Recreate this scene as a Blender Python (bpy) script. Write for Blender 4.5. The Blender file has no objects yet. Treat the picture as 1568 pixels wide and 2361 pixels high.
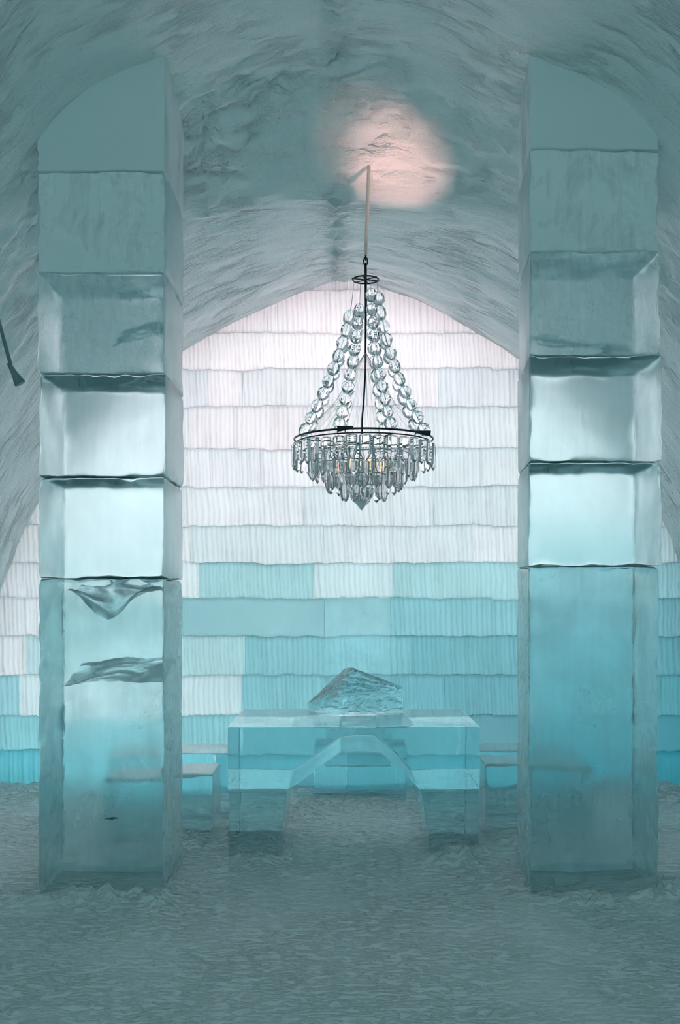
import bpy, bmesh, math, random
from mathutils import Vector, noise, Matrix

C = bpy.context.scene.collection
S = bpy.context.scene
R = random.Random(7)
PI = math.pi

# ------------------------------------------------------------------ camera
cam_d = bpy.data.cameras.new('camera')
cam = bpy.data.objects.new('camera', cam_d); C.objects.link(cam)
cam.location = (0, 0, 1.5); cam.rotation_euler = (PI/2, 0, 0)
cam_d.sensor_fit = 'VERTICAL'; cam_d.sensor_height = 36.0; cam_d.sensor_width = 36.0
cam_d.lens = 36.0*2300/2361
cam_d.shift_y = (1370-1180.5)/2361
cam_d.clip_start = 0.05
S.camera = cam

# ------------------------------------------------------------------ world, light, exposure
w = bpy.data.worlds.new('world'); S.world = w; w.use_nodes = True
bg = w.node_tree.nodes['Background']
bg.inputs[0].default_value = (0.265, 0.465, 0.475, 1); bg.inputs[1].default_value = 2.05

def area(name, loc, rot, sx, sy, e, col):
    l = bpy.data.lights.new(name, 'AREA'); l.shape = 'RECTANGLE'; l.size = sx; l.size_y = sy
    l.energy = e; l.color = col
    o = bpy.data.objects.new(name, l); C.objects.link(o); o.location = loc; o.rotation_euler = rot
    return o
# daylight outside, high behind the translucent ice wall
area('daylight', (0.1, 10.2, 3.9), (math.radians(-78), 0, 0), 6.0, 3.4, 130, (1.0, 0.965, 0.98))
sl = bpy.data.lights.new('hazy_sun', 'SUN'); sl.energy = 6.2; sl.angle = math.radians(110); sl.color = (1.0, 0.985, 0.985)
so = bpy.data.objects.new('hazy_sun', sl); C.objects.link(so); so.location = (0, 12, 6)
so.rotation_euler = (math.radians(-82), 0, 0)

S.view_settings.view_transform = 'Standard'
try: S.view_settings.look = 'None'
except Exception: pass
S.view_settings.gamma = 1.0
S.view_settings.use_curve_mapping = False
S.view_settings.exposure = 0.0
cy = S.cycles
cy.max_bounces = 12; cy.diffuse_bounces = 6; cy.glossy_bounces = 4
cy.transmission_bounces = 12; cy.transparent_max_bounces = 16; cy.volume_bounces = 0
cy.sample_clamp_indirect = 4.0
cy.blur_glossy = 0.4
cy.use_denoising = True
cy.use_adaptive_sampling = True; cy.adaptive_threshold = 0.10; cy.adaptive_min_samples = 12; cy.use_light_tree = False

X0 = 0.05           # hall axis
YW = 7.75           # inner face of the end wall

# ------------------------------------------------------------------ helpers
def link(name, me, parent=None):
    o = bpy.data.objects.new(name, me); C.objects.link(o)
    if parent: o.parent = parent
    return o

def mesh(name, verts, faces, mat=None, parent=None, smooth=True, attrs=None, uv=None):
    me = bpy.data.meshes.new(name)
    me.from_pydata([tuple(v) for v in verts], [], faces)
    me.validate(clean_customdata=False)
    if smooth: me.polygons.foreach_set('use_smooth', [True]*len(me.polygons))
    if attrs:
        for k, (typ, data) in attrs.items():
            a = me.attributes.new(k, typ, 'POINT')
            if typ == 'FLOAT': a.data.foreach_set('value', data)
            elif typ == 'FLOAT_VECTOR': a.data.foreach_set('vector', [c for t in data for c in t])
            else: a.data.foreach_set('color', [c for t in data for c in t])
    if mat:
        for m in (mat if isinstance(mat, list) else [mat]): me.materials.append(m)
    me.update()
    return link(name, me, parent)

def empty(name, loc, label, cat, group=None):
    o = link(name, None); o.location = loc; o.empty_display_size = 0.1
    o['label'] = label; o['category'] = cat
    if group: o['group'] = group
    return o

def tube(path, r, seg=8, cap=True, verts=None, faces=None):
    """tube along points, returns verts, faces (appending)"""
    verts = [] if verts is None else verts; faces = [] if faces is None else faces
    b = len(verts); n = len(path)
    up = None
    for i, p in enumerate(path):
        p = Vector(p)
        t = (Vector(path[min(i+1, n-1)])-Vector(path[max(i-1, 0)])).normalized()
        if up is None:
            up = t.orthogonal().normalized()
        up = (up - t*up.dot(t)).normalized(); sd = t.cross(up)
        rr = r[i] if isinstance(r, (list, tuple)) else r
        for k in range(seg):
            a = 2*PI*k/seg
            verts.append(p + (up*math.cos(a)+sd*math.sin(a))*rr)
    for i in range(n-1):
        for k in range(seg):
            k2 = (k+1) % seg
            faces.append((b+i*seg+k, b+i*seg+k2, b+(i+1)*seg+k2, b+(i+1)*seg+k))
    if cap:
        faces.append(tuple(b+k for k in range(seg))[::-1]); faces.append(tuple(b+(n-1)*seg+k for k in range(seg)))
    return verts, faces

def ring(c, Rr, r, seg=64, sub=8, verts=None, faces=None):
    verts = [] if verts is None else verts; faces = [] if faces is None else faces
    b = len(verts); c = Vector(c)
    for i in range(seg):
        a = 2*PI*i/seg; d = Vector((math.cos(a), math.sin(a), 0))
        for k in range(sub):
            q = 2*PI*k/sub
            verts.append(c + d*(Rr+r*math.cos(q)) + Vector((0, 0, r*math.sin(q))))
    for i in range(seg):
        i2 = (i+1) % seg
        for k in range(sub):
            k2 = (k+1) % sub
            faces.append((b+i*sub+k, b+i2*sub+k, b+i2*sub+k2, b+i*sub+k2))
    return verts, faces

def fbm(x, y, z=0.0, o=4):
    return noise.fractal(Vector((x, y, z)), 0.9, 2.1, o)

def interp(pts, x):
    if x <= pts[0][0]: return pts[0][1]
    for (x0, a), (x1, b) in zip(pts, pts[1:]):
        if x <= x1:
            t = (x-x0)/(x1-x0); return a+(b-a)*t
    return pts[-1][1]

# ------------------------------------------------------------------ materials
def newmat(name):
    m = bpy.data.materials.new(name); m.use_nodes = True
    nt = m.node_tree; nt.nodes.clear()
    out = nt.nodes.new('ShaderNodeOutputMaterial')
    return m, nt, out
def N(nt, typ, **kw):
    n = nt.nodes.new(typ)
    for k, v in kw.items():
        if k.startswith('i_'):
            n.inputs[k[2:].replace('_', ' ')].default_value = v
        else: setattr(n, k, v)
    return n
def L(nt, a, b): nt.links.new(a, b)
def math_n(nt, op, a, b=None, clamp=False):
    n = nt.nodes.new('ShaderNodeMath'); n.operation = op; n.use_clamp = clamp
    for i, v in enumerate((a, b)):
        if v is None: continue
        if isinstance(v, (int, float)): n.inputs[i].default_value = v
        else: nt.links.new(v, n.inputs[i])
    return n.outputs[0]

def snow_mat(name, col, coord_attr=None, stretch=(6, 40, 6), fine=140, strength=0.5, dist=0.02, seam=False, mask=(.40, .62, .10)):
    m, nt, out = newmat(name)
    p = N(nt, 'ShaderNodeBsdfPrincipled'); p.inputs['Roughness'].default_value = 0.9
    p.inputs['Specular IOR Level'].default_value = 0.15
    if coord_attr:
        a = N(nt, 'ShaderNodeAttribute', attribute_name=coord_attr); co = a.outputs['Vector']
    else:
        tc = N(nt, 'ShaderNodeTexCoord'); co = tc.outputs['Object']
    mp = N(nt, 'ShaderNodeMapping'); mp.inputs['Scale'].default_value = stretch; L(nt, co, mp.inputs[0])
    n1 = N(nt, 'ShaderNodeTexNoise', i_Scale=1.0, i_Detail=6.0, i_Roughness=0.62, i_Distortion=0.25); L(nt, mp.outputs[0], n1.inputs['Vector'])
    n2 = N(nt, 'ShaderNodeTexNoise', i_Scale=float(fine), i_Detail=3.0); L(nt, co, n2.inputs['Vector'])
    mr = N(nt, 'ShaderNodeMapRange'); mr.interpolation_type = 'SMOOTHSTEP'
    mr.inputs['From Min'].default_value = 0.38; mr.inputs['From Max'].default_value = 0.56
    L(nt, n1.outputs['Fac'], mr.inputs['Value'])
    nm = N(nt, 'ShaderNodeTexNoise', i_Scale=1.7, i_Detail=3.0); L(nt, co, nm.inputs['Vector'])
    mm = N(nt, 'ShaderNodeMapRange'); mm.interpolation_type = 'SMOOTHSTEP'
    mm.inputs['From Min'].default_value = mask[0]; mm.inputs['From Max'].default_value = mask[1]
    mm.inputs['To Min'].default_value = mask[2]; mm.inputs['To Max'].default_value = 1.0
    L(nt, nm.outputs['Fac'], mm.inputs['Value'])
    h = math_n(nt, 'ADD', math_n(nt, 'MULTIPLY', mr.outputs[0], mm.outputs[0]), math_n(nt, 'MULTIPLY', n2.outputs['Fac'], 0.25))
    if seam:
        sep = N(nt, 'ShaderNodeSeparateXYZ'); L(nt, co, sep.inputs[0])
        ax = math_n(nt, 'ABSOLUTE', math_n(nt, 'ADD', sep.outputs[0], 0.07))
        mk = N(nt, 'ShaderNodeMapRange'); mk.interpolation_type = 'SMOOTHSTEP'
        mk.inputs['From Min'].default_value = 0.13; mk.inputs['From Max'].default_value = 0.04
        mk.inputs['To Min'].default_value = 0.0; mk.inputs['To Max'].default_value = 1.0
        L(nt, ax, mk.inputs['Value'])
        n3 = N(nt, 'ShaderNodeTexNoise', i_Scale=16.0, i_Detail=5.0, i_Roughness=0.6, i_Distortion=0.4)
        mp3 = N(nt, 'ShaderNodeMapping'); mp3.inputs['Scale'].default_value = (0.7, 1.6, 1); L(nt, co, mp3.inputs[0])
        L(nt, mp3.outputs[0], n3.inputs['Vector'])
        h = math_n(nt, 'ADD', h, math_n(nt, 'MULTIPLY', math_n(nt, 'MULTIPLY', n3.outputs['Fac'], mk.outputs[0]), 1.4))
    b = N(nt, 'ShaderNodeBump', i_Strength=strength, i_Distance=dist); L(nt, h, b.inputs['Height'])
    L(nt, b.outputs[0], p.inputs['Normal'])
    cr = N(nt, 'ShaderNodeMix', data_type='RGBA'); L(nt, n1.outputs['Fac'], cr.inputs[0])
    cr.inputs[6].default_value = tuple(c*0.86 for c in col)+(1,); cr.inputs[7].default_value = tuple(min(1, c*1.08) for c in col)+(1,)
    L(nt, cr.outputs[2], p.inputs['Base Color'])
    L(nt, p.outputs[0], out.inputs[0])
    return m

M_vault = snow_mat('vault_snow', (0.885, 0.945, 0.955), 'uvw', (3.2, 9, 1), 70, 0.85, 0.030, seam=True)
M_floor = snow_mat('floor_snow', (0.72, 0.79, 0.79), None, (15, 34, 15), 80, 0.9, 0.009, mask=(.30, .60, .5))

def wall_mat():
    m, nt, out = newmat('wall_ice')
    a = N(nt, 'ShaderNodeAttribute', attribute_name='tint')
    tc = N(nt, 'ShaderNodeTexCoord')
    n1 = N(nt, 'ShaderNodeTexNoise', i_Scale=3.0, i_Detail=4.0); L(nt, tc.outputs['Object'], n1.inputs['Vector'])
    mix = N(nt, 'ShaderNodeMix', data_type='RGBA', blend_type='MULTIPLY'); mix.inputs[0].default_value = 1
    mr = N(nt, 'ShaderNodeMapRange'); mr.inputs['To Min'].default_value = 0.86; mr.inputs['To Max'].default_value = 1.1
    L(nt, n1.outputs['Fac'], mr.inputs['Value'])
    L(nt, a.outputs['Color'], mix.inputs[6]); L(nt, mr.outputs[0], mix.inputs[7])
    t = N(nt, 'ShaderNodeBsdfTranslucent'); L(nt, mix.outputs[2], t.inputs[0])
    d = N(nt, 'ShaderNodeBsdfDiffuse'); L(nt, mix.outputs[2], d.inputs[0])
    mp = N(nt, 'ShaderNodeMapping'); mp.inputs['Scale'].default_value = (60, 60, 14); L(nt, tc.outputs['Object'], mp.inputs[0])
    n2 = N(nt, 'ShaderNodeTexNoise', i_Scale=1.0, i_Detail=4.0); L(nt, mp.outputs[0], n2.inputs['Vector'])
    b = N(nt, 'ShaderNodeBump', i_Strength=0.35, i_Distance=0.006); L(nt, n2.outputs['Fac'], b.inputs['Height'])
    L(nt, b.outputs[0], d.inputs['Normal']); L(nt, b.outputs[0], t.inputs['Normal'])
    ms = N(nt, 'ShaderNodeMixShader'); ms.inputs[0].default_value = 0.28
    L(nt, t.outputs[0], ms.inputs[1]); L(nt, d.outputs[0], ms.inputs[2])
    g = N(nt, 'ShaderNodeBsdfGlossy'); g.inputs['Roughness'].default_value = 0.35
    ms2 = N(nt, 'ShaderNodeMixShader'); ms2.inputs[0].default_value = 0.03
    L(nt, ms.outputs[0], ms2.inputs[1]); L(nt, g.outputs[0], ms2.inputs[2])
    tp = N(nt, 'ShaderNodeBsdfTransparent'); L(nt, mix.outputs[2], tp.inputs[0])
    ms3 = N(nt, 'ShaderNodeMixShader'); ms3.inputs[0].default_value = 0.22
    L(nt, ms2.outputs[0], ms3.inputs[1]); L(nt, tp.outputs[0], ms3.inputs[2])
    L(nt, ms3.outputs[0], out.inputs[0])
    # clear outer faces of the blocks
    m2, nt2, out2 = newmat('wall_clear_ice')
    tr = N(nt2, 'ShaderNodeBsdfTransparent'); tr.inputs[0].default_value = (0.97, 0.99, 1.0, 1)
    L(nt2, tr.outputs[0], out2.inputs[0])
    return m, m2
M_wall, M_wallback = wall_mat()

def ice_mat(name, absorb=(0.42, 0.86, 0.90), density=0.35, bump=0.25, col=(1, 1, 1), use_attr=True, rough=0.02, milk=0.0, frost_col=(0.88, 0.95, 0.96)):
    m, nt, out = newmat(name)
    tc = N(nt, 'ShaderNodeTexCoord')
    g = N(nt, 'ShaderNodeBsdfGlass'); g.inputs['IOR'].default_value = 1.31; g.inputs['Color'].default_value = col+(1,)
    # wavy surface, brushed vertically
    mp = N(nt, 'ShaderNodeMapping'); mp.inputs['Scale'].default_value = (26, 26, 3.2); L(nt, tc.outputs['Object'], mp.inputs[0])
    n1 = N(nt, 'ShaderNodeTexNoise', i_Scale=1.0, i_Detail=5.0, i_Roughness=0.6); L(nt, mp.outputs[0], n1.inputs['Vector'])
    n2 = N(nt, 'ShaderNodeTexNoise', i_Scale=3.0, i_Detail=3.0); L(nt, tc.outputs['Object'], n2.inputs['Vector'])
    h = math_n(nt, 'ADD', n1.outputs['Fac'], math_n(nt, 'MULTIPLY', n2.outputs['Fac'], 2.0))
    b = N(nt, 'ShaderNodeBump', i_Strength=bump, i_Distance=0.006); L(nt, h, b.inputs['Height'])
    L(nt, b.outputs[0], g.inputs['Normal'])
    sh = g.outputs[0]
    brush = math_n(nt, 'ADD', math_n(nt, 'MULTIPLY', n1.outputs['Fac'], 1.3), 0.35)
    if use_attr:
        ar = N(nt, 'ShaderNodeAttribute', attribute_name='rough')
        rr = math_n(nt, 'MULTIPLY', ar.outputs['Fac'], math_n(nt, 'ADD', math_n(nt, 'MULTIPLY', n2.outputs['Fac'], 1.2), 0.4), clamp=True)
        L(nt, rr, g.inputs['Roughness'])
        af = N(nt, 'ShaderNodeAttribute', attribute_name='frost')
        n3 = N(nt, 'ShaderNodeTexNoise', i_Scale=2.2, i_Detail=6.0, i_Roughness=0.6, i_Distortion=0.8); L(nt, tc.outputs['Object'], n3.inputs['Vector'])
        mr = N(nt, 'ShaderNodeMapRange'); mr.inputs['From Min'].default_value = 0.36; mr.inputs['From Max'].default_value = 0.62
        L(nt, n3.outputs['Fac'], mr.inputs['Value'])
        mk = math_n(nt, 'MULTIPLY', math_n(nt, 'MULTIPLY', af.outputs['Fac'], brush), math_n(nt, 'ADD', math_n(nt, 'MULTIPLY', mr.outputs[0], 0.9), 0.45), clamp=True)
        d = N(nt, 'ShaderNodeBsdfDiffuse'); d.inputs[0].default_value = frost_col+(1,)
        t = N(nt, 'ShaderNodeBsdfTranslucent'); t.inputs[0].default_value = frost_col+(1,)
        aj = N(nt, 'ShaderNodeAttribute', attribute_name='joint')
        cm = N(nt, 'ShaderNodeMix', data_type='RGBA'); L(nt, aj.outputs['Fac'], cm.inputs[0])
        cm.inputs[6].default_value = frost_col+(1,); cm.inputs[7].default_value = (.36, .52, .54, 1)
        L(nt, cm.outputs[2], d.inputs[0]); L(nt, cm.outputs[2], t.inputs[0])
        f = N(nt, 'ShaderNodeMixShader'); f.inputs[0].default_value = 0.18
        L(nt, d.outputs[0], f.inputs[1]); L(nt, t.outputs[0], f.inputs[2])
        ms = N(nt, 'ShaderNodeMixShader'); L(nt, mk, ms.inputs[0]); L(nt, sh, ms.inputs[1]); L(nt, f.outputs[0], ms.inputs[2])
        sh = ms.outputs[0]
    else:
        g.inputs['Roughness'].default_value = rough
        d = N(nt, 'ShaderNodeBsdfDiffuse'); d.inputs[0].default_value = frost_col+(1,)
        f = N(nt, 'ShaderNodeMixShader'); f.inputs[0].default_value = milk
        L(nt, sh, f.inputs[1]); L(nt, d.outputs[0], f.inputs[2]); sh = f.outputs[0]
    L(nt, sh, out.inputs[0])
    if density:
        v = N(nt, 'ShaderNodeVolumeAbsorption'); v.inputs[0].default_value = absorb+(1,); v.inputs[1].default_value = density
        L(nt, v.outputs[0], out.inputs[1])
    return m
M_ice = ice_mat('clear_block_ice', density=0.75)
M_furn = ice_mat('furniture_ice', density=0.9, bump=0.12)
M_cryst = ice_mat('prism_ice', absorb=(0.55, 0.80, 0.84), density=0.5, bump=0.0, use_attr=False, rough=0.04, milk=0.12)
M_bead = ice_mat('bead_ice', absorb=(0.62, 0.85, 0.88), density=2.5, bump=0.0, use_attr=False, rough=0.03, milk=0.06)

def plain(name, col, rough=0.5, metal=0.0):
    m, nt, out = newmat(name)
    p = N(nt, 'ShaderNodeBsdfPrincipled'); p.inputs['Base Color'].default_value = col+(1,)
    p.inputs['Metallic'].default_value = metal
    tc = N(nt, 'ShaderNodeTexCoord')
    n = N(nt, 'ShaderNodeTexNoise', i_Scale=60.0, i_Detail=3.0); L(nt, tc.outputs['Object'], n.inputs['Vector'])
    mr = N(nt, 'ShaderNodeMapRange'); mr.inputs['To Min'].default_value = rough*0.8; mr.inputs['To Max'].default_value = min(1, rough*1.2)
    L(nt, n.outputs['Fac'], mr.inputs['Value']); L(nt, mr.outputs[0], p.inputs['Roughness'])
    L(nt, p.outputs[0], out.inputs[0])
    return m
M_iron = plain('dark_iron', (0.018, 0.03, 0.035), 0.45, 0.3)
M_cord = plain('frosted_cord', (0.85, 0.74, 0.68), 0.85)
M_wire = plain('nylon_line', (0.55, 0.62, 0.64), 0.4)
M_grey = plain('grey_painted_metal', (0.20, 0.27, 0.28), 0.55)
M_twig = plain('dark_debris', (0.03, 0.05, 0.05), 0.9)

# ------------------------------------------------------------------ vault
PB = [(0, 3.94), (.25, 3.885), (.55, 3.765), (.9, 3.60), (1.28, 3.385), (1.7, 3.05), (2.1, 2.6), (2.45, 2.1), (2.70, 1.4), (2.84, .7), (2.92, -.15)]
PM = [(0, 3.97), (.4, 3.95), (.93, 3.84), (1.28, 3.66), (1.6, 3.44), (2.05, 3.02), (2.5, 2.42), (2.82, 1.7), (3.02, .8), (3.08, -.15)]
PN = [(0, 4.50), (.4, 4.43), (.93, 4.20), (1.16, 4.11), (1.32, 4.02), (1.46, 3.90), (1.60, 3.72), (2.05, 3.22), (2.55, 2.55), (2.92, 1.75), (3.12, .85), (3.2, -.15)]
PU = [(x, z - 0.03*max(0, 1-x/2.2)) for x, z in PN]
NS = 220
def resample(P, n):
    # Catmull-Rom through half profile, then arc-length resample
    pts = [(-P[1][0], P[1][1])]+P+[(2*P[-1][0]-P[-2][0], 2*P[-1][1]-P[-2][1])]
    dense = []
    for i in range(1, len(pts)-2):
        p0, p1, p2, p3 = [Vector(pts[i+k]) for k in (-1, 0, 1, 2)]
        for j in range(24):
            t = j/24
            dense.append(0.5*((2*p1)+(p2-p0)*t+(2*p0-5*p1+4*p2-p3)*t*t+(3*p1-p0-3*p2+p3)*t**3))
    dense.append(Vector(P[-1]))
    acc = [0]
    for a, b in zip(dense, dense[1:]): acc.append(acc[-1]+(b-a).length)
    out = []; j = 0
    for i in range(n+1):
        s = acc[-1]*i/n
        while j < len(acc)-2 and acc[j+1] < s: j += 1
        t = (s-acc[j])/max(1e-9, acc[j+1]-acc[j])
        out.append(dense[j].lerp(dense[j+1], min(1, t)))
    return out, acc[-1]
RP = {k: resample(P, NS) for k, P in dict(B=PB, M=PM, N=PN, U=PU).items()}
def smooth(t): t = max(0, min(1, t)); return t*t*(3-2*t)
KEYS = [(-4, 'N'), (4.95, 'N'), (5.25, 'U'), (6.20, 'M'), (8.15, 'B')]
def section(y):
    for (y0, a), (y1, b) in zip(KEYS, KEYS[1:]):
        if y <= y1:
            t = (y-y0)/(y1-y0)
            if b == 'U': t = smooth(t)
            elif b == 'M': t = t*t*(1.7-.7*t) if t < 1 else 1
            elif b == 'B': t = min(1, max(0, (y-6.20)/(YW-6.20)))
            A, Bq = RP[a][0], RP[b][0]
            return [p.lerp(q, t) for p, q in zip(A, Bq)]
    return RP['B'][0]
def vault_z(x, y):
    sec = section(y); ax = abs(x-X0)
    for p, q in zip(sec, sec[1:]):
        if ax <= q.x: 
            t = (ax-p.x)/max(1e-9, q.x-p.x); return p.y+(q.y-p.y)*t
    return 0
ys = []
y = -3.0
while y < 8.10:
    ys.append(y); y += 0.12 if y < 2 else (0.04 if y < 4.5 else 0.022)
ys.append(8.10)
V = []; F = []; UVW = []
cols = 2*NS+1
def disp(sarc, s, y):
    pm = smooth(.5+1.6*fbm(s*.8, y*1.2, 8.8, 2))
    a = (.003+0.013*pm)*(1 if abs(s) < 1.6 else .6)*fbm(s*2.6, y*7.0, 1.3, 5) + 0.03*fbm(s*0.5, y*1.1, 4.2, 2)
    # long diagonal trowel ridges on the flanks
    rg = fbm(s*0.5+y*0.2, y*2.6-s*0.5, 9.1, 3)
    a += 0.024*max(0, rg-0.15)*(1 if abs(s) > 1.0 else abs(s))
    seam = math.exp(-((s+0.07)/0.075)**2)
    a += seam*0.055*fbm(s*10, y*11, 3.3, 4)
    # rougher chopped snow on the sloping face
    stp = math.exp(-((y-5.7)/0.45)**2)*(1.3 if s < 0 else .7)
    a += stp*0.045*(.4+pm)*fbm(s*6, y*12, 7.7, 5)
    return a
for y in ys:
    sec = section(y)
    arc = [0]
    for p, q in zip(sec, sec[1:]): arc.append(arc[-1]+(q-p).length)
    for i in range(-NS, NS+1):
        k = abs(i); sg = -1 if i < 0 else 1
        p = sec[k]; s = arc[k]*sg
        t = (sec[min(NS, k+1)]-sec[max(0, k-1)])
        if k == 0: nx, nz = 0, -1
        else:
            t.normalize(); nx, nz = t.y*sg, -t.x      # inward
        a = disp(k/NS, s, y)
        V.append((X0+p.x*sg+nx*a, y, p.y+nz*a)); UVW.append((s, y, 0.0))
ny = len(ys)
for j in range(ny-1):
    for i in range(cols-1):
        a = j*cols+i; F.append((a, a+1, a+1+cols, a+cols))
# outer skin, coarse
b0 = len(V); oy = [ys[0], 2.0, 4.95, 5.25, 6.20, YW, ys[-1]]; oi = list(range(-NS, NS+1, 10))
for y in oy:
    sec = section(y)
    for i in oi:
        k = abs(i); sg = -1 if i < 0 else 1; p = sec[k]
        r = 0.45
        t = (sec[min(NS, k+1)]-sec[max(0, k-1)]).normalized() if k else Vector((1, 0))
        V.append((X0+(p.x-t.y*r if k else 0)*sg, y, p.y+t.x*r)); UVW.append((i*0.03, y, 0.5))
oc = len(oi)
for j in range(len(oy)-1):
    for i in range(oc-1):
        a = b0+j*oc+i; F.append((a+1, a, a+oc, a+oc+1))
# end caps
for jj, base in ((0, 0), (1, (ny-1)*cols)):
    ob = b0+(0 if jj == 0 else (len(oy)-1)*oc)
    for q in range(oc-1):
        inner = [base+q*10+m for m in range(11)]
        f = inner + [ob+q+1, ob+q]
        F.append(tuple(f if jj else f[::-1]))
vault = mesh('ceiling', V, F, M_vault, attrs={'uvw': ('FLOAT_VECTOR', UVW)})
vault['kind'] = 'structure'
vault['label'] = 'pointed snow vault with rough streaked surface over the whole room'

# ------------------------------------------------------------------ floor
COLS = [dict(x0=-1.513, x1=-0.883, x1b=-0.886), dict(x0=0.952, x1=1.605, x1b=1.0)]
def bump_at(x, y, cx, cy, rx, ry, h):
    d = ((x-cx)/rx)**2+((y-cy)/ry)**2
    return h*math.exp(-d)
MOUNDS = [(-1.2, 4.87, .40, .09, .065), (-.86, 5.05, .10, .3, .03), (1.25, 4.87, .38, .09, .05), (1.66, 5.0, .12, .3, .07), (.93, 5.2, .10, .3, .03),
          (-.50, 5.58, .17, .08, .045), (-.30, 5.68, .07, .07, .05), (.66, 5.57, .18, .09, .055), (.80, 5.60, .10, .08, .04), (-.47, 6.0, .15, .40, .05), (.65, 6.0, .15, .40, .05), (-1.07, 6.15, .35, .25, .05), (1.2, 6.2, .35, .2, .05), (.05, 7.05, .5, .2, .04),
          (-1.05, 5.95, .3, .08, .03), (1.2, 6.0, .3, .08, .03), (-2.2, 7.6, .8, .25, .05), (1.9, 7.5, .9, .3, .10), (-.25, 6.75, .15, .2, .05)]
def floor_z(x, y):
    z = 0.012*fbm(x*2.0, y*5.0, 0.5, 5) + .004*fbm(x*9, y*20, 3.5, 4) + 0.02*fbm(x*.5, y*.8, 2.5, 2)
    z += 0.020*abs(fbm(x*4.0, y*9.0, 5.5, 4))*(1 if 6.0 < y < 7.4 else .22)
    for m in MOUNDS: 
        z += bump_at(x, y, *m)*(1+0.9*fbm(x*11, y*14, 1, 4))
    e = max(0, abs(x-X0)-2.5); z += 0.25*e*e
    return z - 0.012
fy = []; y = -3.0
while y < 7.9:
    fy.append(y); y += 0.10 if y < 1.5 else (0.03 if y < 3 else 0.02)
fy.append(7.95)
fx = [-3.35+6.8*i/300 for i in range(301)]
V = [(x, y, floor_z(x, y)) for y in fy for x in fx]
nx_ = len(fx)
F = [(j*nx_+i, j*nx_+i+1, (j+1)*nx_+i+1, (j+1)*nx_+i) for j in range(len(fy)-1) for i in range(nx_-1)]
b = len(V); x0, x1, y0, y1 = fx[0], fx[-1], fy[0], fy[-1]
V += [(x0, y0, -.4), (x1, y0, -.4), (x1, y1, -.4), (x0, y1, -.4)]
ny_ = len(fy)
F += [(b+3, b+2, b+1, b)]
F.append(tuple([b, b+1]+[i for i in range(nx_-1, -1, -1)]))
F.append(tuple([b+2, b+3]+[(ny_-1)*nx_+i for i in range(nx_)]))
F.append(tuple([b+3, b]+[j*nx_ for j in range(ny_)]))
F.append(tuple([b+1, b+2]+[j*nx_+nx_-1 for j in range(ny_-1, -1, -1)]))
floor = mesh('floor', V, F, M_floor); floor['kind'] = 'structure'
floor['label'] = 'trampled snow floor with small ridges and drifts'

# ------------------------------------------------------------------ end wall of ice blocks
def px_z(py, d=YW): return 1.5+(1370-py)*d/2300
def px_x(px, d=YW): return (px-784)*d/2300
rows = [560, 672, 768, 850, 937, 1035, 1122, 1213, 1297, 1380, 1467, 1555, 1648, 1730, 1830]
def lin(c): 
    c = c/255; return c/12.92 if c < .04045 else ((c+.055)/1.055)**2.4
# tint of the ice of each course, from milky white at the top to clear blue-green at the foot, partly light falloff put into colour
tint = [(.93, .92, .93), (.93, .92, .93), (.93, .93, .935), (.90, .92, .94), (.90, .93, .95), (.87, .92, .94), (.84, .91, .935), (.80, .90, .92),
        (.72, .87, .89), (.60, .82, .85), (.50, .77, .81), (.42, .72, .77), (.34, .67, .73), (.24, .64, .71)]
# colour of every block, ice clarity with part of the light gradient baked in: (right edge px at the wall's distance, colour it shows by daylight)
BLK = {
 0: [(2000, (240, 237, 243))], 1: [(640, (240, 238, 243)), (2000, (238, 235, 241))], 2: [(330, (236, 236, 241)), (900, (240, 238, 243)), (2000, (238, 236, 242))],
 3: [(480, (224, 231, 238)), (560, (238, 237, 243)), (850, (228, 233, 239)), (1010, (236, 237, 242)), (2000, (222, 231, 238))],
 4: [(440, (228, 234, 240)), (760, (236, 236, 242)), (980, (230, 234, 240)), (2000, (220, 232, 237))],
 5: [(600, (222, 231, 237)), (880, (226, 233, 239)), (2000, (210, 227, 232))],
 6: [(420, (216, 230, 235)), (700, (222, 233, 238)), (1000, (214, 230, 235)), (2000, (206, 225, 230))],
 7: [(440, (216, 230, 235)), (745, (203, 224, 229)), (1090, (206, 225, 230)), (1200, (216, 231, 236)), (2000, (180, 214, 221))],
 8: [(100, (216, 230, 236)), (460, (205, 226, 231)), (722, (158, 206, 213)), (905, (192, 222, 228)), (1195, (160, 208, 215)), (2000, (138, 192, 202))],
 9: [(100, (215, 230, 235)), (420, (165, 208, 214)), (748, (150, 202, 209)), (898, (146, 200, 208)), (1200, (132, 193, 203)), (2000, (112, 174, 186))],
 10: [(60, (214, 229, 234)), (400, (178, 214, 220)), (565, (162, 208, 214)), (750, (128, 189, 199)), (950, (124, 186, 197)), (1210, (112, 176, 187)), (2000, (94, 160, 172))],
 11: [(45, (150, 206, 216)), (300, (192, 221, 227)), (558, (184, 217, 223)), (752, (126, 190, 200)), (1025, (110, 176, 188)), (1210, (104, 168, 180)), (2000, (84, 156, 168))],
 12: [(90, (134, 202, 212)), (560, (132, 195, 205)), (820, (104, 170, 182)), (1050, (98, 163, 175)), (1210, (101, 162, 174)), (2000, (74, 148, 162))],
 13: [(100, (92, 180, 194)), (500, (112, 188, 200)), (800, (88, 162, 176)), (1200, (78, 154, 168)), (2000, (56, 142, 158))]}
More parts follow.
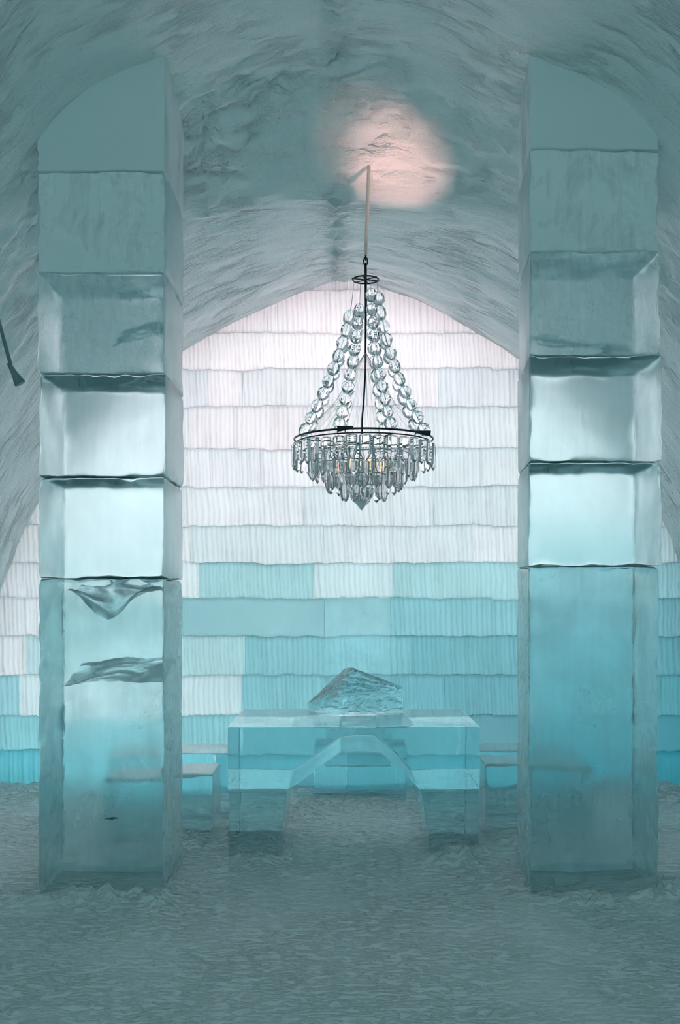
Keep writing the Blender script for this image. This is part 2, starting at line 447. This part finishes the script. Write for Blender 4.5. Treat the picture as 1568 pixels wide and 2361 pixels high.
# light reaching each course per unit of ice whiteness (r, g, b)
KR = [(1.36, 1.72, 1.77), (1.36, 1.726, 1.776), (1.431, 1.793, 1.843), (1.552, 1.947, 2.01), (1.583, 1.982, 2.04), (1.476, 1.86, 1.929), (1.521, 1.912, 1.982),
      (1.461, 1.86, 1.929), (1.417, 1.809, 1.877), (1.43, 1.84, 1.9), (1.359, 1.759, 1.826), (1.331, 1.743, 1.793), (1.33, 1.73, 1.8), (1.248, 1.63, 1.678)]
V = []; F = []; T = []; MI = []
for r in range(len(rows)-1):
    zt, zb = px_z(rows[r]), px_z(rows[r+1])
    if r == len(rows)-2: zb = -0.2
    x = -3.4
    for (pe, c0) in BLK[r]:
        xa, xb = x, min(3.35, px_x(pe)); x = xb
        wd = xb-xa
        jz = [R.uniform(-.012, .012) for _ in range(2)]
        off = R.uniform(-.009, .009)
        smoothb = (r == 9 and 740 < pe < 900) or (r >= 12 and pe > 700)
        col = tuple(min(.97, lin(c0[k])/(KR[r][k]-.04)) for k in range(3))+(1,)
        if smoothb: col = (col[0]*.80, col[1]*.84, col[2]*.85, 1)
        nxs = max(4, int(wd/0.006)); nzs = 9
        base = len(V)
        pitch = R.uniform(.028, .04); ph = R.uniform(0, 6)
        for kz in range(nzs+1):
            tz = kz/nzs
            for kx in range(nxs+1):
                tx = kx/nxs; xx = xa+(xb-xa)*tx
                wob = fbm(xx*1.3, kz*.25, r*3.1, 2)*.16
                top = zt+.012*fbm(xx*6, r*2.2, 0, 4)+.012*noise.cell(Vector((xx*1.7, r, 0))); bot = zb+.012*fbm(xx*6, (r+1)*2.2, 0, 4)+.012*noise.cell(Vector((xx*1.7, r+1, 0)))-.003
                zz = bot+(top-bot)*tz
                u = (xx+wob*pitch*1.5+0.012*(tz-.5)+.02*fbm(xx*5, r, 2, 2))/pitch+ph
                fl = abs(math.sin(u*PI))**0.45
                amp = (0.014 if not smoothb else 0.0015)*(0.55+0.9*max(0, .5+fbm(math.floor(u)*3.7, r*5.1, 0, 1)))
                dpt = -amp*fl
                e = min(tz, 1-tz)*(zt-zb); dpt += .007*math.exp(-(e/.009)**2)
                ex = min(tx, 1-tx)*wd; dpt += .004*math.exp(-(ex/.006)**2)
                gv = 1-(.27 if not smoothb else .05)*(1-fl)**1.3*min(1, amp/.010)  # darkens the tint along the flutes, groove shading put into the colour
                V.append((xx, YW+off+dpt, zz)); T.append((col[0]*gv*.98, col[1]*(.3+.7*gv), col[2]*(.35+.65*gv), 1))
        for kz in range(nzs):
            for kx in range(nxs):
                a = base+kz*(nxs+1)+kx; F.append((a, a+1, a+nxs+2, a+nxs+1)); MI.append(0)
        # back and sides
        bl = base; brr = base+nxs; tl = base+nzs*(nxs+1); tr = tl+nxs
        q = len(V); yb = YW+.34
        for p in (bl, brr, tr, tl):
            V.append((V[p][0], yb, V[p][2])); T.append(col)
        F.append((q+1, q, q+3, q+2)); MI.append(1)
        F.append(tuple([q, q+1]+list(range(brr, bl-1, -1)))); MI.append(1)
        F.append(tuple([q+2, q+3]+list(range(tl, tr+1)))); MI.append(1)
        F.append(tuple([q+3, q]+[bl+k*(nxs+1) for k in range(nzs+1)])); MI.append(1)
        F.append(tuple([q+1, q+2]+[brr+k*(nxs+1) for k in range(nzs, -1, -1)])); MI.append(1)
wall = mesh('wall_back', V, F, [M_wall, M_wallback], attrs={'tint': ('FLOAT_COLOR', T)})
wall.data.polygons.foreach_set('material_index', MI)
wall['kind'] = 'structure'; wall['label'] = 'glowing end wall of fluted ice blocks laid in courses'

# ------------------------------------------------------------------ rounded ice boxes
def ice_box(name, lo, hi, mat, parent, r=0.012, chip=0.6, n=(14, 8, 14), wob=0.002, seed=0.0,
            rough=(0.05, 0.2, 0.1, 0.3), frost=(0, .1, .05, .3), warp=None, origin=None, ground=False, joint_dark=False):
    """rough/frost: (front, back, sides, top/bottom). Built in world coords, stored relative to origin."""
    lo = Vector(lo); hi = Vector(hi); c = (lo+hi)/2; h = (hi-lo)/2
    def coords(hh, k):
        e = [0, .35, .8, 1.6]
        a = [-hh+x*r for x in e]; inner = [-hh+1.6*r+(2*hh-3.2*r)*i/k for i in range(1, k)]
        return a+inner+[-x for x in a][::-1]
    G = [coords(h[i], n[i]) for i in range(3)]
    idx = {}; V = []; F = []
    def vert(i, j, k):
        key = (i, j, k)
        if key not in idx:
            idx[key] = len(V); V.append(Vector((G[0][i], G[1][j], G[2][k])))
        return idx[key]
    nx, ny, nz = [len(g)-1 for g in G]
    for j in range(ny):
        for k in range(nz):
            F.append((vert(0, j, k), vert(0, j, k+1), vert(0, j+1, k+1), vert(0, j+1, k)))
            F.append((vert(nx, j, k), vert(nx, j+1, k), vert(nx, j+1, k+1), vert(nx, j, k+1)))
    for i in range(nx):
        for k in range(nz):
            F.append((vert(i, 0, k), vert(i+1, 0, k), vert(i+1, 0, k+1), vert(i, 0, k+1)))
            F.append((vert(i, ny, k), vert(i, ny, k+1), vert(i+1, ny, k+1), vert(i+1, ny, k)))
    for i in range(nx):
        for j in range(ny):
            F.append((vert(i, j, 0), vert(i, j+1, 0), vert(i+1, j+1, 0), vert(i+1, j, 0)))
            F.append((vert(i, j, nz), vert(i+1, j, nz), vert(i+1, j+1, nz), vert(i, j+1, nz)))
    RO = []; FR = []; JT = []; out = []
    for p in V:
        # which face
        d = [h[i]-abs(p[i]) for i in range(3)]
        ax = d.index(min(d))
        cls = (0 if p[1] < 0 else 1) if ax == 1 else (2 if ax == 0 else 3)
        zw = (p+c).z; ro = rough[cls]; fr = frost[cls]; jt = 1.0 if cls == 3 else 0.0
        if ground and zw < .03+.02*fbm((p+c).x*6, (p+c).y*6, 1, 3) and cls != 0: fr = 1.0; jt = .35
        RO.append(ro); FR.append(fr); JT.append(jt if joint_dark else 0.0)
        w_ = p+c+Vector((seed, seed, seed))
        rr = r*(1+chip*2*max(-.35, fbm(w_.x*7, w_.y*7, w_.z*7, 3)))
        rr = min(rr, 1.55*r*1.6)
        q = Vector([max(-(h[i]-rr), min(h[i]-rr, p[i])) for i in range(3)])
        dv = p-q
        if dv.length > 1e-9: pp = q+dv.normalized()*rr
        else: pp = p
        pp = pp + noise.noise_vector(w_*3.1)*wob + noise.noise_vector(w_*12)*wob*.25
        pw = pp+c
        if warp: pw = warp(pw)
        out.append(pw)
    o_ = Vector(origin) if origin else Vector((0, 0, 0))
    ob = mesh(name, [v-o_ for v in out], F, mat, parent, attrs={'rough': ('FLOAT', RO), 'frost': ('FLOAT', FR), 'joint': ('FLOAT', JT)})
    return ob

# ------------------------------------------------------------------ the two ice columns
def column(side, joints, info, label):
    org = Vector(((info['x0']+info['x1'])/2, 5.3, 0.0))
    t = empty('ice_column', org, label, 'column', 'ice block columns flanking the table')
    zs = [-0.12]+joints
    nb = len(zs)
    for i in range(nb):
        z0 = zs[i]; z1 = zs[i+1] if i+1 < nb else 4.35
        dx0 = R.uniform(-.006, .010); dx1 = R.uniform(-.008, .008); dyf = R.uniform(-.006, .006)
        xa, xb = info['x0']+dx0, info['x1']+dx1
        top = i == nb-1
        z_base = z0
        def warp(p, z0=z_base, z1=z1, top=top, xa=xa, xb=xb):
            q = Vector(p)
            ty = (q.y-5.0)/0.6
            if side > 0:      # inner face splays outwards towards the back
                tx = (q.x-xa)/(xb-xa)
                q.x += (1-tx)*(info['x1b']-info['x0'])*ty
            if top:
                k = (q.z-z0)/(z1-z0)
                H = vault_z(q.x, min(q.y, 5.6))+0.03
                q.z = z0+(H-z0)*k
            else:
                # slightly tilted beds
                pass
            return q
        hi_y = 5.60+R.uniform(-.012, .012)
        k = i/(nb-1)
        if i == 0:
            rough = (0.06, 0.30, 0.25, 0.40); frost = (0.12, 0.30, 0.30, 1.0)
        elif i == nb-1:
            rough = (0.2, 0.5, 0.4, 0.5); frost = (2.8, 0.70, 0.9, 1.0)
        else:
            rough = (0.20, 0.42, 0.5, 0.5); frost = ((.06, .10, .30, 1.2)[i-1], (.10, .12, .3, .4)[i-1], 0.16, 1.0)
        ice_box('ice_block', (xa, 5.0+dyf, z0+.003), (xb, hi_y, z1-.003), M_ice, t, r=0.013, chip=1.7,
                n=(26, 18, 20 if i else 90), wob=0.0048, seed=side*3.3+i*1.7, rough=rough, frost=frost, warp=warp, origin=org, ground=(i == 0), joint_dark=(i < 3))
    return t
LJ = [1.58, 2.087, 2.604, 3.113, 3.62]
RJ = [1.641, 2.163, 2.696, 3.217, 3.728]
for c_ in COLS: pass
colL = column(-1, LJ, COLS[0], 'column of stacked ice blocks on the left with a wavy fracture in its tall base block')
colR = column(1, RJ, dict(x0=COLS[1]['x0'], x1=COLS[1]['x1'], x1b=COLS[1]['x1b']), 'column of stacked ice blocks on the right, its tall base block clear blue-green')

# fracture sheets frozen into the left column's base block
def fracture(parent, org, x0, x1, y0, y1, zf, th=.0015, amp=.03, nx=40, ny=24, seed=0., frost=.4):
    V = []; F = []
    for s in (0, 1):
        for j in range(ny+1):
            for i in range(nx+1):
                x = x0+(x1-x0)*i/nx; y = y0+(y1-y0)*j/ny
                z = zf(x, y)+amp*fbm(x*4+seed, y*4, seed, 4)
                V.append(Vector((x, y, z+s*th))-org)
    m = (nx+1)*(ny+1)
    for j in range(ny):
        for i in range(nx):
            a = j*(nx+1)+i
            F.append((a, a+nx+1, a+nx+2, a+1)); a += m; F.append((a, a+1, a+nx+2, a+nx+1))
    for i in range(nx):
        F.append((i, i+1, i+1+m, i+m)); a = ny*(nx+1)+i; F.append((a+1, a, a+m, a+1+m))
    for j in range(ny):
        a = j*(nx+1); F.append((a+nx+1, a, a+m, a+nx+1+m)); a += nx; F.append((a, a+nx+1, a+nx+1+m, a+m))
    return mesh('ice_fracture', V, F, M_frac, parent)
m, nt, out = newmat('fracture_frost')
d = N(nt, 'ShaderNodeBsdfDiffuse'); d.inputs[0].default_value = (.62, .76, .78, 1)
tr = N(nt, 'ShaderNodeBsdfTransparent'); tr.inputs[0].default_value = (.93, .98, .99, 1)
tc = N(nt, 'ShaderNodeTexCoord'); n3 = N(nt, 'ShaderNodeTexNoise', i_Scale=5.0, i_Detail=6.0, i_Distortion=1.0); L(nt, tc.outputs['Object'], n3.inputs['Vector'])
mr = N(nt, 'ShaderNodeMapRange'); mr.inputs['From Min'].default_value = .36; mr.inputs['From Max'].default_value = .60; mr.inputs['To Max'].default_value = .62
L(nt, n3.outputs['Fac'], mr.inputs['Value'])
ms = N(nt, 'ShaderNodeMixShader'); L(nt, mr.outputs[0], ms.inputs[0]); L(nt, tr.outputs[0], ms.inputs[1]); L(nt, d.outputs[0], ms.inputs[2]); L(nt, ms.outputs[0], out.inputs[0])
M_frac = m
oL = Vector(colL.location)
fracture(colL, oL, -1.40, -.895, 5.04, 5.56, lambda x, y: 1.055+.06*(x+1.2)+.17*(y-5.04), seed=1.0, amp=.028)
fracture(colL, oL, -1.38, -.93, 5.06, 5.50, lambda x, y: 1.545-.16*math.exp(-((x+1.17)/.13)**2)*(5.5-y)/.44-.03*(5.5-y), seed=4.0, amp=.03)
oR = Vector(colR.location)
fracture(colL, oL, -1.16, -.90, 5.06, 5.54, lambda x, y: 2.80+.35*(y-5.06)+.3*(x+1.0), seed=7.0, amp=.04)
fracture(colR, oR, 1.02, 1.55, 5.06, 5.52, lambda x, y: 2.74+.30*(y-5.06)-.08*(x-1.2), seed=11.0, amp=.02)
# dark speck of debris frozen behind the front face
V = []; F = []
c0 = Vector((px_x(258, 5.02), 5.022, 1.5+(1370-1888)*5.02/2300))-oL
for a in range(7):
    ang = R.uniform(0, 2*PI); l = R.uniform(.012, .034)
    dv = Vector((math.cos(ang)*1.2, R.uniform(-.3, .3), math.sin(ang)*.45))*l
    tube([c0, c0+dv*.5+Vector((0, 0, .003)), c0+dv], [.0055, .0035, .0012], 6, True, V, F)
o = mesh('frozen_debris', V, F, M_twig, colL); o['label'] = 'small dark twig-like debris frozen in the ice'

# ------------------------------------------------------------------ ice table
tx0, tx1, ty0, ty1, tz = -.632, .788, 5.61, 6.46, .756
org = Vector(((tx0+tx1)/2, (ty0+ty1)/2, 0))
table = empty('ice_table', org, 'clear ice table with thick slab top and cut-away legs on the snow floor', 'table')
RF = dict(rough=(.02, .05, .05, .04), frost=(.03, .05, .05, .07))
def prism_part(name, poly, y0, y1, mat, parent, origin, rough=.05, frost=.06, frost_in=None, bev=.008):
    """closed outline in x,z extruded in y, bevelled"""
    bm = bmesh.new()
    a = [bm.verts.new((x-origin.x, y0-origin.y, z-origin.z)) for x, z in poly]
    b = [bm.verts.new((x-origin.x, y1-origin.y, z-origin.z)) for x, z in poly]
    bm.faces.new(a); bm.faces.new(b[::-1])
    n = len(poly)
    for i in range(n):
        bm.faces.new((a[i], b[i], b[(i+1) % n], a[(i+1) % n]))
    bmesh.ops.recalc_face_normals(bm, faces=bm.faces)
    bmesh.ops.bevel(bm, geom=list(bm.edges)+list(bm.verts), offset=bev, segments=2, profile=.6, affect='EDGES')
    for ax_, step in ((0, .05), (1, .10), (2, .03)):
        lo_, hi_ = min(v.co[ax_] for v in bm.verts), max(v.co[ax_] for v in bm.verts)
        k = lo_+step
        while k < hi_-.02:
            co = [0, 0, 0]; co[ax_] = k; no = [0, 0, 0]; no[ax_] = 1
            bmesh.ops.bisect_plane(bm, geom=list(bm.verts)+list(bm.edges)+list(bm.faces), plane_co=co, plane_no=no, dist=1e-5)
            k += step
    for v in bm.verts:
        v.co += noise.noise_vector((v.co+origin)*4)*.0022
    me = bpy.data.meshes.new(name); bm.to_mesh(me); bm.free()
    me.materials.append(mat)
    ar = me.attributes.new('rough', 'FLOAT', 'POINT'); af = me.attributes.new('frost', 'FLOAT', 'POINT')
    for i, v in enumerate(me.vertices):
        ar.data[i].value = rough; 
        af.data[i].value = frost if not frost_in or not frost_in(v.co+origin) else .55
    me.update()
    return link(name, me, parent)
def q(px, py, d=ty0): return ((px-784)*d/2300, 1.5+(1370-py)*d/2300)
zj = .402
xl, xr = q(664, 1822)[0], q(966, 1822)[0]
topo = [(tx0, zj), (xl, zj), q(700, 1798), q(785, 1736), q(830, 1731), q(875, 1734), q(935, 1785), (xr, zj), (tx1, zj), (tx1, tz), (tx0, tz)]
prism_part('tabletop', topo, ty0, ty1, M_furn, table, org, frost=.12)
legL = [(tx0+.006, -.03), (q(645, 1980)[0], -.03), q(651, 1935), (xl-.006, zj-.004), (tx0+.006, zj-.004)]
legR = [(q(997, 1980)[0], -.03), (tx1-.006, -.03), (tx1-.006, zj-.004), (xr+.006, zj-.004), q(991, 1945)]
prism_part('leg', legL, ty0+.006, ty1-.01, M_furn, table, org)
prism_part('leg', legR, ty0+.006, ty1-.01, M_furn, table, org)

# ------------------------------------------------------------------ rough ice chunk on the table
def chunk():
    A = Vector((-.02, 6.12, .757)); B_ = Vector((.395, 6.22, .757)); Cc = Vector((.40, 6.42, .757)); D = Vector((-.205, 6.40, .757))
    Bt = Vector((.395, 6.22, .925)); Ct = Vector((.39, 6.42, .90)); P = Vector((.085, 6.25, 1.04)); P2 = Vector((.03, 6.34, 1.025)); Dt = Vector((-.205, 6.40, .80)); At = Vector((-.005, 6.14, .86))
    org = Vector((.1, 6.28, .760))
    pts = [p+Vector((0, 0, .003)) for p in (A, B_, Cc, D, Bt, Ct, P, P2, Dt, At)]
    bm = bmesh.new()
    for p in pts: bm.verts.new(p-org)
    bmesh.ops.convex_hull(bm, input=bm.verts)
    bmesh.ops.triangulate(bm, faces=bm.faces)
    for _ in range(4):
        bmesh.ops.subdivide_edges(bm, edges=bm.edges, cuts=1, use_grid_fill=True)
    bmesh.ops.triangulate(bm, faces=bm.faces)
    bm.normal_update()
    for v in bm.verts:
        p = v.co+org; n = v.normal
        if v.co.z > .006:
            # conchoidal ripples on the faces to the right of the ridge
            k = smooth((p.x+.02+ (p.z-.757)*-.25)/.06)
            rip = abs(math.sin((p.x*.5+p.z*1.1+.12*fbm(p.x*5, p.z*5, p.y*5, 2))*46))**.6
            v.co += n*(-.009*rip*k+.003*fbm(p.x*12, p.y*12, p.z*12, 3))
    me = bpy.data.meshes.new('ice_chunk'); bm.to_mesh(me); bm.free()
    me.materials.append(M_furn)
    ar = me.attributes.new('rough', 'FLOAT', 'POINT'); af = me.attributes.new('frost', 'FLOAT', 'POINT')
    for i, v in enumerate(me.vertices):
        ar.data[i].value = .04; af.data[i].value = .05 if v.co.x+org.x < 0 else .09
    me.update()
    o = link('ice_chunk', me); o.location = org
    o['label'] = 'rough broken chunk of ice with a rippled ridge standing on the ice table'; o['category'] = 'ice chunk'
chunk()

# ------------------------------------------------------------------ ice stools either side of the table
def stool(x0, x1, y0, y1, z, label, seed):
    org = Vector(((x0+x1)/2, (y0+y1)/2, 0))
    o = ice_box('ice_bench', (x0, y0, -.06), (x1, y1, z), M_furn, None, r=.018, chip=.6, n=(20, 12, 14), wob=.002, seed=seed,
                rough=(.05, .10, .1, .06), frost=(.08, .12, .1, .06), origin=org)
    o.location = org; o['label'] = label; o['category'] = 'bench'; o['group'] = 'ice bench blocks beside the table'
stool(-1.38, -.76, 5.95, 6.38, .425, 'low ice block seat left of the table, the nearer one half behind the left column', 1.1)
stool(-1.50, -.70, 6.57, 7.03, .45, 'low ice block seat left of the table, the farther one nearer the glowing wall', 2.3)
stool(.885, 1.50, 6.05, 6.42, .47, 'low ice block seat right of the table, the nearer one with rounded left corner', 3.7)
stool(.85, 1.55, 6.68, 7.05, .45, 'low ice block seat right of the table, the farther one behind the other', 5.9)

# ------------------------------------------------------------------ ice chair against the end wall
org = Vector((.14, 7.45, 0))
chair = empty('ice_chair', org, 'tall ice chair with flat slab back standing against the end wall behind the table', 'chair')
ice_box('seat', (-.186, 7.20, -.03), (.476, 7.56, .44), M_furn, chair, r=.02, chip=.5, n=(18, 10, 12), seed=8.8, rough=(.04, .1, .1, .1), frost=(.06, .12, .1, .1), origin=org)
ice_box('backrest', (px_x(750, 7.61), 7.575, .20), (px_x(899, 7.61), 7.69, 1.475), M_furn, chair, r=.008, chip=.5, n=(12, 4, 26), seed=9.9, rough=(.1, .3, .1, .1), frost=(.13, .2, .1, .1), origin=org)

# ------------------------------------------------------------------ chandelier
CX, CY = 0.142, 6.03
def cz(py): return 1.5+(1370-py)*CY/2300
sc = CY/2300
ZR = 2.475 if False else 1.5+(1370-1014)*sc
ch_org = Vector((CX, CY, ZR))
chand = empty('chandelier', ch_org, 'large chandelier of clear ice beads and prisms hanging from the snow vault above the table', 'chandelier')
def rel(v): return Vector(v)-ch_org
RR = .418
# cord
p0 = Vector(((850-784)*sc, CY, vault_z(.17, CY)+.03))
path = [p0, p0+Vector((.001, 0, -.06)), Vector(((847-784)*sc, CY, cz(500))), Vector(((844-784)*sc, CY, cz(560))), Vector(((843-784)*sc, CY, cz(592)))]
V, F = tube([rel(p) for p in path], [.013, .011, .0105, .010, .009], 10)
mesh('cord', V, F, M_cord, chand)
# ceiling hook lump (iced eye)
V, F = [], []
hx = (843-784)*sc
for i in range(3):
    zc = cz(594+i*9); r = .017 if i == 1 else .011
    n = 16; pts = []
    for k in range(n+1):
        a = 2*PI*k/n
        pts.append(Vector((hx+(math.cos(a)*r*.7 if i % 2 else 0), CY+(0 if i % 2 else math.cos(a)*r*.7), zc+math.sin(a)*r*1.4)))
    tube([rel(p) for p in pts], .0045, 6, False, V, F)
mesh('shackle', V, F, M_iron, chand)
# rod
path = [Vector((hx, CY, cz(612))), Vector((hx+.001, CY, cz(700))), Vector((hx-.001, CY, cz(860))), Vector((hx-.012, CY, cz(930))), Vector((hx-.021, CY, cz(965))), Vector((hx-.022, CY, ZR-.02))]
V, F = tube([rel(p) for p in path], [.008, .007, .006, .0055, .005, .005], 8)
mesh('rod', V, F, M_iron, chand)
# top ring with spokes
zt = cz(645)
V, F = ring(rel((hx, CY, zt)), .078, .0048, 40, 8)
for k in range(3):
    a = PI*k/3+.3; d = Vector((math.cos(a), math.sin(a), 0))*.078
    tube([rel(Vector((hx, CY, zt))-d*1.12), rel(Vector((hx, CY, zt))+d*1.12)], .0036, 6, True, V, F)
mesh('top_ring', V, F, M_iron, chand)
# main ring and inner tier rings
V, F = ring(Vector((0, 0, 0)), RR, .0058, 96, 8)
V2, F2 = ring(Vector((0, 0, -.022)), RR-.012, .0040, 96, 8, V, F)
for k in range(2):
    a = PI*k/2+.4; d = Vector((math.cos(a), math.sin(a), 0))*(RR-.012)
    tube([-d+Vector((0, 0, -.022)), d+Vector((0, 0, -.022))], .004, 6, True, V, F)
mesh('main_ring', V, F, M_iron, chand)
TIERS = [(RR+.002, -.035, 34, .074, .150), (.315, -.085, 27, .070, .165), (.222, -.155, 18, .072, .165), (.130, -.225, 11, .068, .155)]
for (tr_, tzz, n, wd, ln) in TIERS[1:]:
    V, F = ring(Vector((0, 0, tzz+.012)), tr_, .003, 64, 6)
    for k in range(4):
        a = PI*k/2+.4; d = Vector((math.cos(a), math.sin(a), 0))*tr_
        tube([d+Vector((0, 0, tzz+.012)), d+Vector((0, 0, -.022))], .002, 6, True, V, F)
    mesh('tier_ring', V, F, M_iron, chand)

def crystal_mesh(name, rings, mat=None, nseg=6, sx=1, sy=1, rot=0):
    V = []; F = []
    for (z, r) in rings:
        if r == 0: V.append((0, 0, z)); continue
        for k in range(nseg):
            a = 2*PI*k/nseg+rot
            V.append((math.cos(a)*r*sx, math.sin(a)*r*sy, z))
    # indices
    ids = []; i = 0
    for (z, r) in rings:
        if r == 0: ids.append([i]); i += 1
        else: ids.append(list(range(i, i+nseg))); i += nseg
    for A, B in zip(ids, ids[1:]):
        if len(A) == 1:
            for k in range(nseg): F.append((A[0], B[k], B[(k+1) % nseg]))
        elif len(B) == 1:
            for k in range(nseg): F.append((A[k], B[0], A[(k+1) % nseg]))
        else:
            for k in range(nseg): F.append((A[k], B[k], B[(k+1) % nseg], A[(k+1) % nseg]))
    if len(ids[0]) > 1: F.append(tuple(ids[0]))
    if len(ids[-1]) > 1: F.append(tuple(ids[-1][::-1]))
    me = bpy.data.meshes.new(name); me.from_pydata(V, [], F); me.update()
    bm = bmesh.new(); bm.from_mesh(me); bmesh.ops.recalc_face_normals(bm, faces=bm.faces)
    bmesh.ops.bevel(bm, geom=list(bm.edges), offset=.0015, segments=1, affect='EDGES')
    bm.to_mesh(me); bm.free()
    me.materials.append(mat or M_cryst); me.update()
    return me
# prism hanging: local origin at the top, radial direction = local +y
def prism_mesh(wd, ln):
    return crystal_mesh('hanging_prism', [(0, wd*.30), (-.006, wd*.5), (-ln+wd*.75, wd*.5), (-ln+wd*.38, wd*.40), (-ln, 0)], nseg=6, sx=1.0, sy=.55)
for (tr_, tzz, n, wd, ln) in TIERS:
    me = prism_mesh(wd, ln)
    for k in range(n):
        a = 2*PI*(k+.5*R.uniform(.9, 1.1))/n
        o = bpy.data.objects.new('hanging_prism', me); C.objects.link(o); o.parent = chand
        o.location = (math.cos(a)*tr_, math.sin(a)*tr_, tzz+R.uniform(-.004, .004))
        o.rotation_euler = (R.uniform(-.05, .05), R.uniform(-.04, .04), a-PI/2+R.uniform(-.12, .12))
        s = R.uniform(.94, 1.05); o.scale = (s, s, R.uniform(.95, 1.06))
me = crystal_mesh('finial_drop', [(0, .05), (-.03, .082), (-.075, .074), (-.165, 0)], nseg=6, rot=.3)
o = bpy.data.objects.new('finial_drop', me); C.objects.link(o); o.parent = chand; o.location = (-.012, 0, -.265)
# bead strands
bead = crystal_mesh('ice_bead', [(.042, .012), (.030, .026), (.012, .037), (-.012, .037), (-.030, .026), (-.042, .012)], mat=M_bead, nseg=7)
WV, WF = [], []
for k in range(8):
    a = PI/8+k*PI/4
    cxs, sns = math.cos(a), math.sin(a)
    H = zt-ZR
    def pos(s):
        r = .078+(RR-.015-.078)*(s**1.75)
        return Vector((cxs*r+(hx-CX)*(1-s), sns*r, H*(1-s)))
    start = .07+.03*R.random() if cxs > 0 else .17+.05*R.random()
    if k in (2,): start = .16
    # arc-length positions
    L_ = [pos(start+(1-start)*i/400) for i in range(401)]
    acc = [0]
    for p, q_ in zip(L_, L_[1:]): acc.append(acc[-1]+(q_-p).length)
    nb = int(acc[-1]/.083)
    for b_ in range(nb):
        s = (b_+.5)*acc[-1]/nb
        j = min(range(401), key=lambda i: abs(acc[i]-s))
        tdir = (L_[min(400, j+3)]-L_[max(0, j-3)]).normalized()
        o = bpy.data.objects.new('ice_bead', bead); C.objects.link(o); o.parent = chand
        o.location = L_[j]
        qd = Vector((0, 0, -1)).rotation_difference(tdir)
        o.rotation_euler = (qd.to_matrix() @ Matrix.Rotation(R.uniform(0, 6), 3, 'Z')).to_euler()
        sc_ = R.uniform(.93, 1.06); o.scale = (sc_, sc_, R.uniform(.96, 1.04))
    tube([pos(i/30) for i in range(31)], .0011, 5, False, WV, WF)
for k in range(36):
    a = 2*PI*k/36+.05
    tube([Vector((hx-CX, 0, H*.55)), Vector((math.cos(a)*RR*.45+(hx-CX)*.4, math.sin(a)*RR*.45, H*.22)), Vector((math.cos(a)*RR*.93, math.sin(a)*RR*.93, 0))], .0007, 4, False, WV, WF)
mesh('suspension_wire', WV, WF, M_wire, chand)
# little metal bead chains inside the crown of prisms
for px in (778, 806, 852, 894):
    V, F = [], []
    x = (px-838)*sc; yy = -math.sqrt(max(0, .36**2-x*x))*.9
    for j in range(9):
        c_ = Vector((x, yy, -.03-j*.012))
        tube([c_+Vector((0, 0, .004)), c_, c_-Vector((0, 0, .004))], [.002, .0045, .002], 6, True, V, F)
    mesh('bead_chain', V, F, M_iron, chand)
# two little spot lamps clipped on the ring
def spot(px, py, yaw):
    x = (px-838)*sc; yy = -math.sqrt(RR*RR-x*x)
    V, F = [], []
    dirv = Vector((math.cos(yaw), math.sin(yaw), -.12)).normalized()
    c_ = Vector((x, yy, .004))
    tube([c_-dirv*.045, c_-dirv*.02, c_+dirv*.03, c_+dirv*.045], [.006, .010, .016, .017], 12, True, V, F)
    tube([c_, c_-Vector((0, 0, .02))], .004, 6, True, V, F)
    mesh('spot_lamp', V, F, M_iron, chand)
spot(795, 987, PI); spot(967, 997, 0)
for (lx, ly, tx_, ty_, tz_, en, ang) in ((-.10, -.36, .155, 5.90, 4.12, 36, 26), (.33, -.24, .36, 6.02, 4.02, 78, 27)):
    ld = bpy.data.lights.new('uplight', 'SPOT'); ld.energy = en; ld.color = (1.0, .52, .46); ld.spot_size = math.radians(ang); ld.spot_blend = 1.0; ld.shadow_soft_size = .02
    lo_ = bpy.data.objects.new('uplight', ld); C.objects.link(lo_)
    lo_.location = (CX+lx, CY+ly, ZR+.05)
    lo_.rotation_euler = (Vector((tx_, ty_, tz_))-lo_.location).to_track_quat('-Z', 'Y').to_euler()
gl = bpy.data.lights.new('crown_lamp', 'POINT'); gl.energy = .09; gl.color = (1.0, .42, .16); gl.shadow_soft_size = .03
go = bpy.data.objects.new('crown_lamp', gl); C.objects.link(go); go.location = (CX+.05, CY-.05, ZR-.14)

# ------------------------------------------------------------------ slim grey cone lamp at the far left
d0 = 4.7
def P3(px, py, d=d0): return Vector((px_x(px, d), d, 1.5+(1370-py)*d/2300))
tip = P3(27, 850); end = P3(46, 884); hi = P3(-60, 555); dirv = (P3(0, 757)-tip).normalized()
top = tip.copy()
while top.z < vault_z(top.x, top.y)+.03 and top.z < 5: top = top+dirv*.02
lamp = empty('hanging_lamp', top, 'slim grey cone lamp on a thin slanting stem at the left edge of the vault', 'lamp')
mid = (top+tip)/2+Vector((.01, 0, 0))
V, F = tube([p-top for p in (top, mid, tip+dirv*.02)], [.007, .007, .009], 10)
mesh('stem', V, F, M_grey, lamp)
ax = (end-tip).normalized()
V, F = tube([p-top for p in (tip-ax*.03, tip, tip+ax*.03, end)], [.009, .012, .016, .027], 20)
mesh('lamp_shade', V, F, M_grey, lamp)
